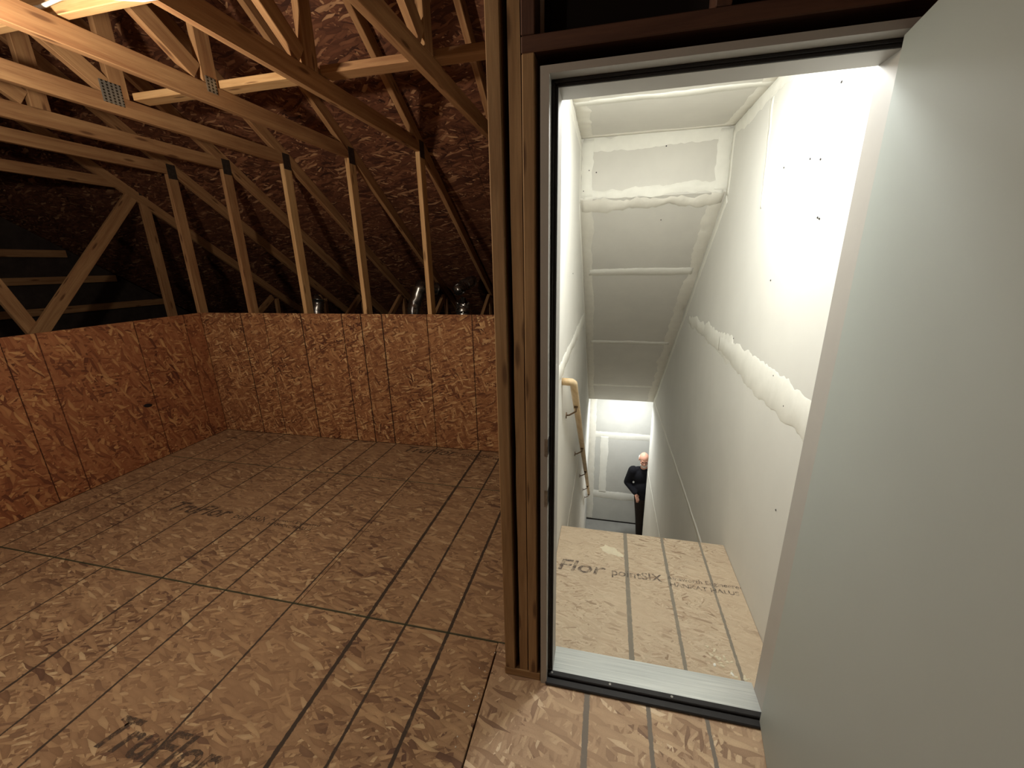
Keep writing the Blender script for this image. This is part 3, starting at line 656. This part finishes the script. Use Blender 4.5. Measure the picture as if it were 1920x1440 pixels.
# ------------------------------------------------------------------ handrail
hr = empty('handrail', (SL, 4, 0), label='pale wooden handrail descending on the left stair wall with four bronze brackets', cat='handrail')
RX = -.165
def rz(y): return .990-.79*(y-2.15)
pts = [(SL+.001, 2.15, .992), (SL+.025, 2.15, .992), (RX-.010, 2.152, .990), (RX, 2.17, .978), (RX, 2.22, rz(2.22))] + [(RX, y, rz(y)) for y in (3, 4, 5, 5.9)]
bm_r = tube('rail', pts, .021, M_rail, hr, 12, True)
def grain_uv(o, axis=V((0, .785, -.62))):
    me = o.data; uv = me.uv_layers.new(name='grain')
    for l in me.loops: co = me.vertices[l.vertex_index].co; uv.data[l.index].uv = (co.dot(axis), co.x+co.z*.5)
grain_uv(bm_r)
for y in (2.42, 3.30, 4.2, 5.1, 5.8):
    z = rz(y)
    br = tube('bracket', [(SL+.002, y+.0, z-.085), (SL+.02, y, z-.083), (RX, y, z-.055), (RX, y, z-.022)], .0055, M_bracket, hr, 8)
    tube('rosette', [(SL+.0005, y, z-.085), (SL+.006, y, z-.085)], .020, M_bracket, br, 14, False)
    box('saddle', (RX-.012, y-.03, z-.024), (RX+.012, y+.03, z-.020), M_bracket, br)

# ------------------------------------------------------------------ person at the foot of the stairs
M_skin = plain('skin', hexc(222, 164, 140), .55, nz=.05, nsc=20); M_hair = plain('white_hair', hexc(214, 208, 200), .8, nz=.1, nsc=80, bump=.6, bsc=200)
M_knit = plain('black_knit', hexc(22, 22, 27), .9, nz=.15, nsc=60, bump=.4, bsc=300, spec=.2); M_trou = plain('dark_trousers', hexc(46, 40, 36), .9, nz=.15, nsc=40, spec=.2)
M_shoe = plain('shoe_leather', hexc(30, 26, 24), .5, nz=.1); M_eye = plain('eye_dark', hexc(34, 28, 26), .3, nz=.05); M_lens = plain('glasses_frame', hexc(60, 50, 46), .4, nz=.05)
PB = V((.735, 6.53, ZB))
pr = empty('person', PB, label='bald person in black sweater standing at the foot of the stairs, half hidden', cat='person')
def cone_seg(bm, a, ra, b, rb, seg=14):
    a, b = V(a), V(b); d = b-a; L = d.length; q = V((0, 0, 1)).rotation_difference(d.normalized()).to_matrix().to_4x4()
    r = bmesh.ops.create_cone(bm, cap_ends=True, segments=seg, radius1=ra, radius2=rb, depth=L); bmesh.ops.transform(bm, matrix=Matrix.Translation((a+b)/2) @ q, verts=r['verts'])
    for c, rad in ((a, ra), (b, rb)):
        s = bmesh.ops.create_icosphere(bm, subdivisions=2, radius=rad); bmesh.ops.translate(bm, verts=s['verts'], vec=c)
def ell(bm, c, r, rot=None):
    s = bmesh.ops.create_icosphere(bm, subdivisions=3, radius=1); m4 = Matrix.Translation(V(c)) @ (rot or Matrix.Identity(4)) @ Matrix.Diagonal((*r, 1)); bmesh.ops.transform(bm, matrix=m4, verts=s['verts'])
def blend(name, bm, mat, parent, vox=.008, smooth=3):
    me = bpy.data.meshes.new(name); bm.to_mesh(me); bm.free(); t = bpy.data.objects.new('t', me); C.objects.link(t)
    md = t.modifiers.new('r', 'REMESH'); md.mode = 'VOXEL'; md.voxel_size = vox
    ms = t.modifiers.new('s', 'SMOOTH'); ms.iterations = smooth; ms.factor = .5
    dg = bpy.context.evaluated_depsgraph_get(); out = bpy.data.meshes.new_from_object(t.evaluated_get(dg)); bpy.data.objects.remove(t)
    return link(name, out, mat, parent, True)
def W(x, y, z): return PB + V((x, y, z))
# joints (x to the picture's right, y away from the viewer); his right arm is on the picture's left
neck = W(-.01, -.01, 1.46); headc = W(-.030, -.055, 1.655); hipL, hipR = W(-.050, .0, .93), W(.140, .0, .93)
shA, shB = W(-.185, .01, 1.40), W(.185, .02, 1.40); elA, elB = W(-.262, .05, 1.15), W(.26, .03, 1.12); wrA, wrB = W(-.135, -.13, 1.045), W(.24, -.10, .90)
kneeL, kneeR = W(-.03, -.02, .50), W(.16, .0, .50); ankL, ankR = W(-.01, .02, .09), W(.17, .04, .09)
tilt = Matrix.Rotation(math.radians(16), 4, 'X')      # face turned up toward the top of the stairs
def H(x, y, z): return headc + (tilt @ V((x, y, z)))
bm = bmesh.new()
ell(bm, H(0, .010, .030), (.076, .094, .088), tilt); ell(bm, H(0, -.018, -.050), (.060, .072, .072), tilt); ell(bm, H(0, -.045, -.092), (.034, .034, .026), tilt)
cone_seg(bm, H(0, -.080, .000), .009, H(0, -.102, -.032), .015); ell(bm, H(0, -.086, -.034), (.019, .014, .010), tilt); ell(bm, H(0, -.076, .022), (.052, .014, .009), tilt)
for s in (-1, 1): ell(bm, H(s*.078, .012, -.010), (.009, .019, .032), tilt); ell(bm, H(s*.040, -.058, -.028), (.020, .018, .018), tilt)
ell(bm, H(0, -.083, -.060), (.022, .010, .005), tilt)
cone_seg(bm, neck+V((0, .01, -.02)), .060, H(0, .012, -.07), .056); ell(bm, W(0, .01, 1.27), (.165, .10, .20)); ell(bm, W(0, .0, 1.05), (.155, .115, .17)); ell(bm, W(.04, .01, .93), (.160, .105, .11))
for a, b, c in ((shA, elA, wrA), (shB, elB, wrB)): cone_seg(bm, a, .055, b, .040); cone_seg(bm, b, .040, c, .027)
for a, b, c in ((hipL, kneeL, ankL), (hipR, kneeR, ankR)): cone_seg(bm, a, .080, b, .052); cone_seg(bm, b, .050, c, .035); ell(bm, c+V((0, -.06, -.045)), (.040, .115, .032))
# hands: palm, four bent fingers of unequal length and a thumb from the palm's side
for wr_, sgn in ((wrA, 1), (wrB, -1)):
    f0 = (V((sgn*.35, -.25, -.9))).normalized(); sd2 = V((sgn*-.55, -.80, 0)).normalized(); pn = f0.cross(sd2)
    palm = wr_+f0*.05
    cone_seg(bm, wr_, .026, wr_+f0*.03, .026)
    for k in range(4): cone_seg(bm, wr_+f0*.025+sd2*((k-1.5)*.012), .015, wr_+f0*.088+sd2*((k-1.5)*.019), .012)
    for k, L in enumerate((.068, .080, .074, .056)):
        b0 = wr_+f0*.088+sd2*((k-1.5)*.020); dirn = (f0+sd2*((k-1.5)*.10)).normalized(); mid = b0+dirn*L*.52; tip = mid+(dirn*.75+pn*.45*(1 if sgn > 0 else -1)).normalized()*L*.48
        cone_seg(bm, b0, .0095, mid, .0088, 8); cone_seg(bm, mid, .0088, tip, .0072, 8)
    t0 = wr_+f0*.035-sd2*.026; t1 = t0+(f0*.6-sd2*.75).normalized()*.040; t2 = t1+(f0*.9-sd2*.25).normalized()*.030
    cone_seg(bm, t0, .014, t1, .0110, 8); cone_seg(bm, t1, .0110, t2, .0085, 8)
blend('body', bm, M_skin, pr, .0055, 2)
bm = bmesh.new()
ell(bm, W(-.005, .012, 1.31), (.205, .130, .17)); ell(bm, W(.02, -.005, 1.10), (.190, .155, .20)); ell(bm, W(.045, .0, .96), (.185, .140, .10)); cone_seg(bm, W(-.11, .012, 1.425), .060, W(.11, .012, 1.425), .060)
cone_seg(bm, neck+V((0, .012, -.055)), .078, neck+V((0, .006, -.005)), .068)
for a, b, c in ((shA, elA, wrA), (shB, elB, wrB)): cone_seg(bm, a, .086, b, .068); cone_seg(bm, b, .068, b.lerp(c, .93), .046)
blend('sweater', bm, M_knit, pr, .010, 3)
bm = bmesh.new(); ell(bm, W(.045, .008, .90), (.172, .122, .11))
for a, b, c in ((hipL, kneeL, ankL), (hipR, kneeR, ankR)): cone_seg(bm, a, .098, b, .070); cone_seg(bm, b, .070, c+V((0, 0, .02)), .058)
blend('trousers', bm, M_trou, pr, .010, 3)
for a in (ankL, ankR):
    bm = bmesh.new(); ell(bm, a+V((0, -.065, -.050)), (.050, .135, .040)); ell(bm, a+V((0, .01, -.035)), (.046, .055, .05)); o = blend('shoe', bm, M_shoe, pr, .008, 2)
bm = bmesh.new()
for s in (-1, 1): ell(bm, H(s*.066, .045, .0), (.020, .045, .040), tilt)
ell(bm, H(0, .088, -.01), (.060, .022, .045), tilt); blend('hair', bm, M_hair, pr, .006, 2)
bm = bmesh.new(); ell(bm, H(0, -.068, -.098), (.036, .026, .026), tilt); ell(bm, H(0, -.089, -.050), (.028, .009, .006), tilt); ell(bm, H(-.040, -.045, -.083), (.020, .024, .024), tilt); ell(bm, H(.040, -.045, -.083), (.020, .024, .024), tilt); blend('beard', bm, M_hair, pr, .005, 2)
for s in (-1, 1):
    bm = bmesh.new(); ell(bm, H(s*.030, -.077, .004), (.011, .008, .007), tilt); from_bm('eye', bm, M_eye, pr, True)
bmg = [H(math.cos(a)*.022+s*.031, -.098, math.sin(a)*.016+.003) for s in (-1,) for a in [i*math.pi/6 for i in range(13)]]
gl = tube('glasses', bmg + [H(-.008, -.100, .006), H(.008, -.100, .006)] + [H(-math.cos(a)*.022+.031, -.098, math.sin(a)*.016+.003) for a in [i*math.pi/6 for i in range(13)]], .0016, M_lens, pr, 6)
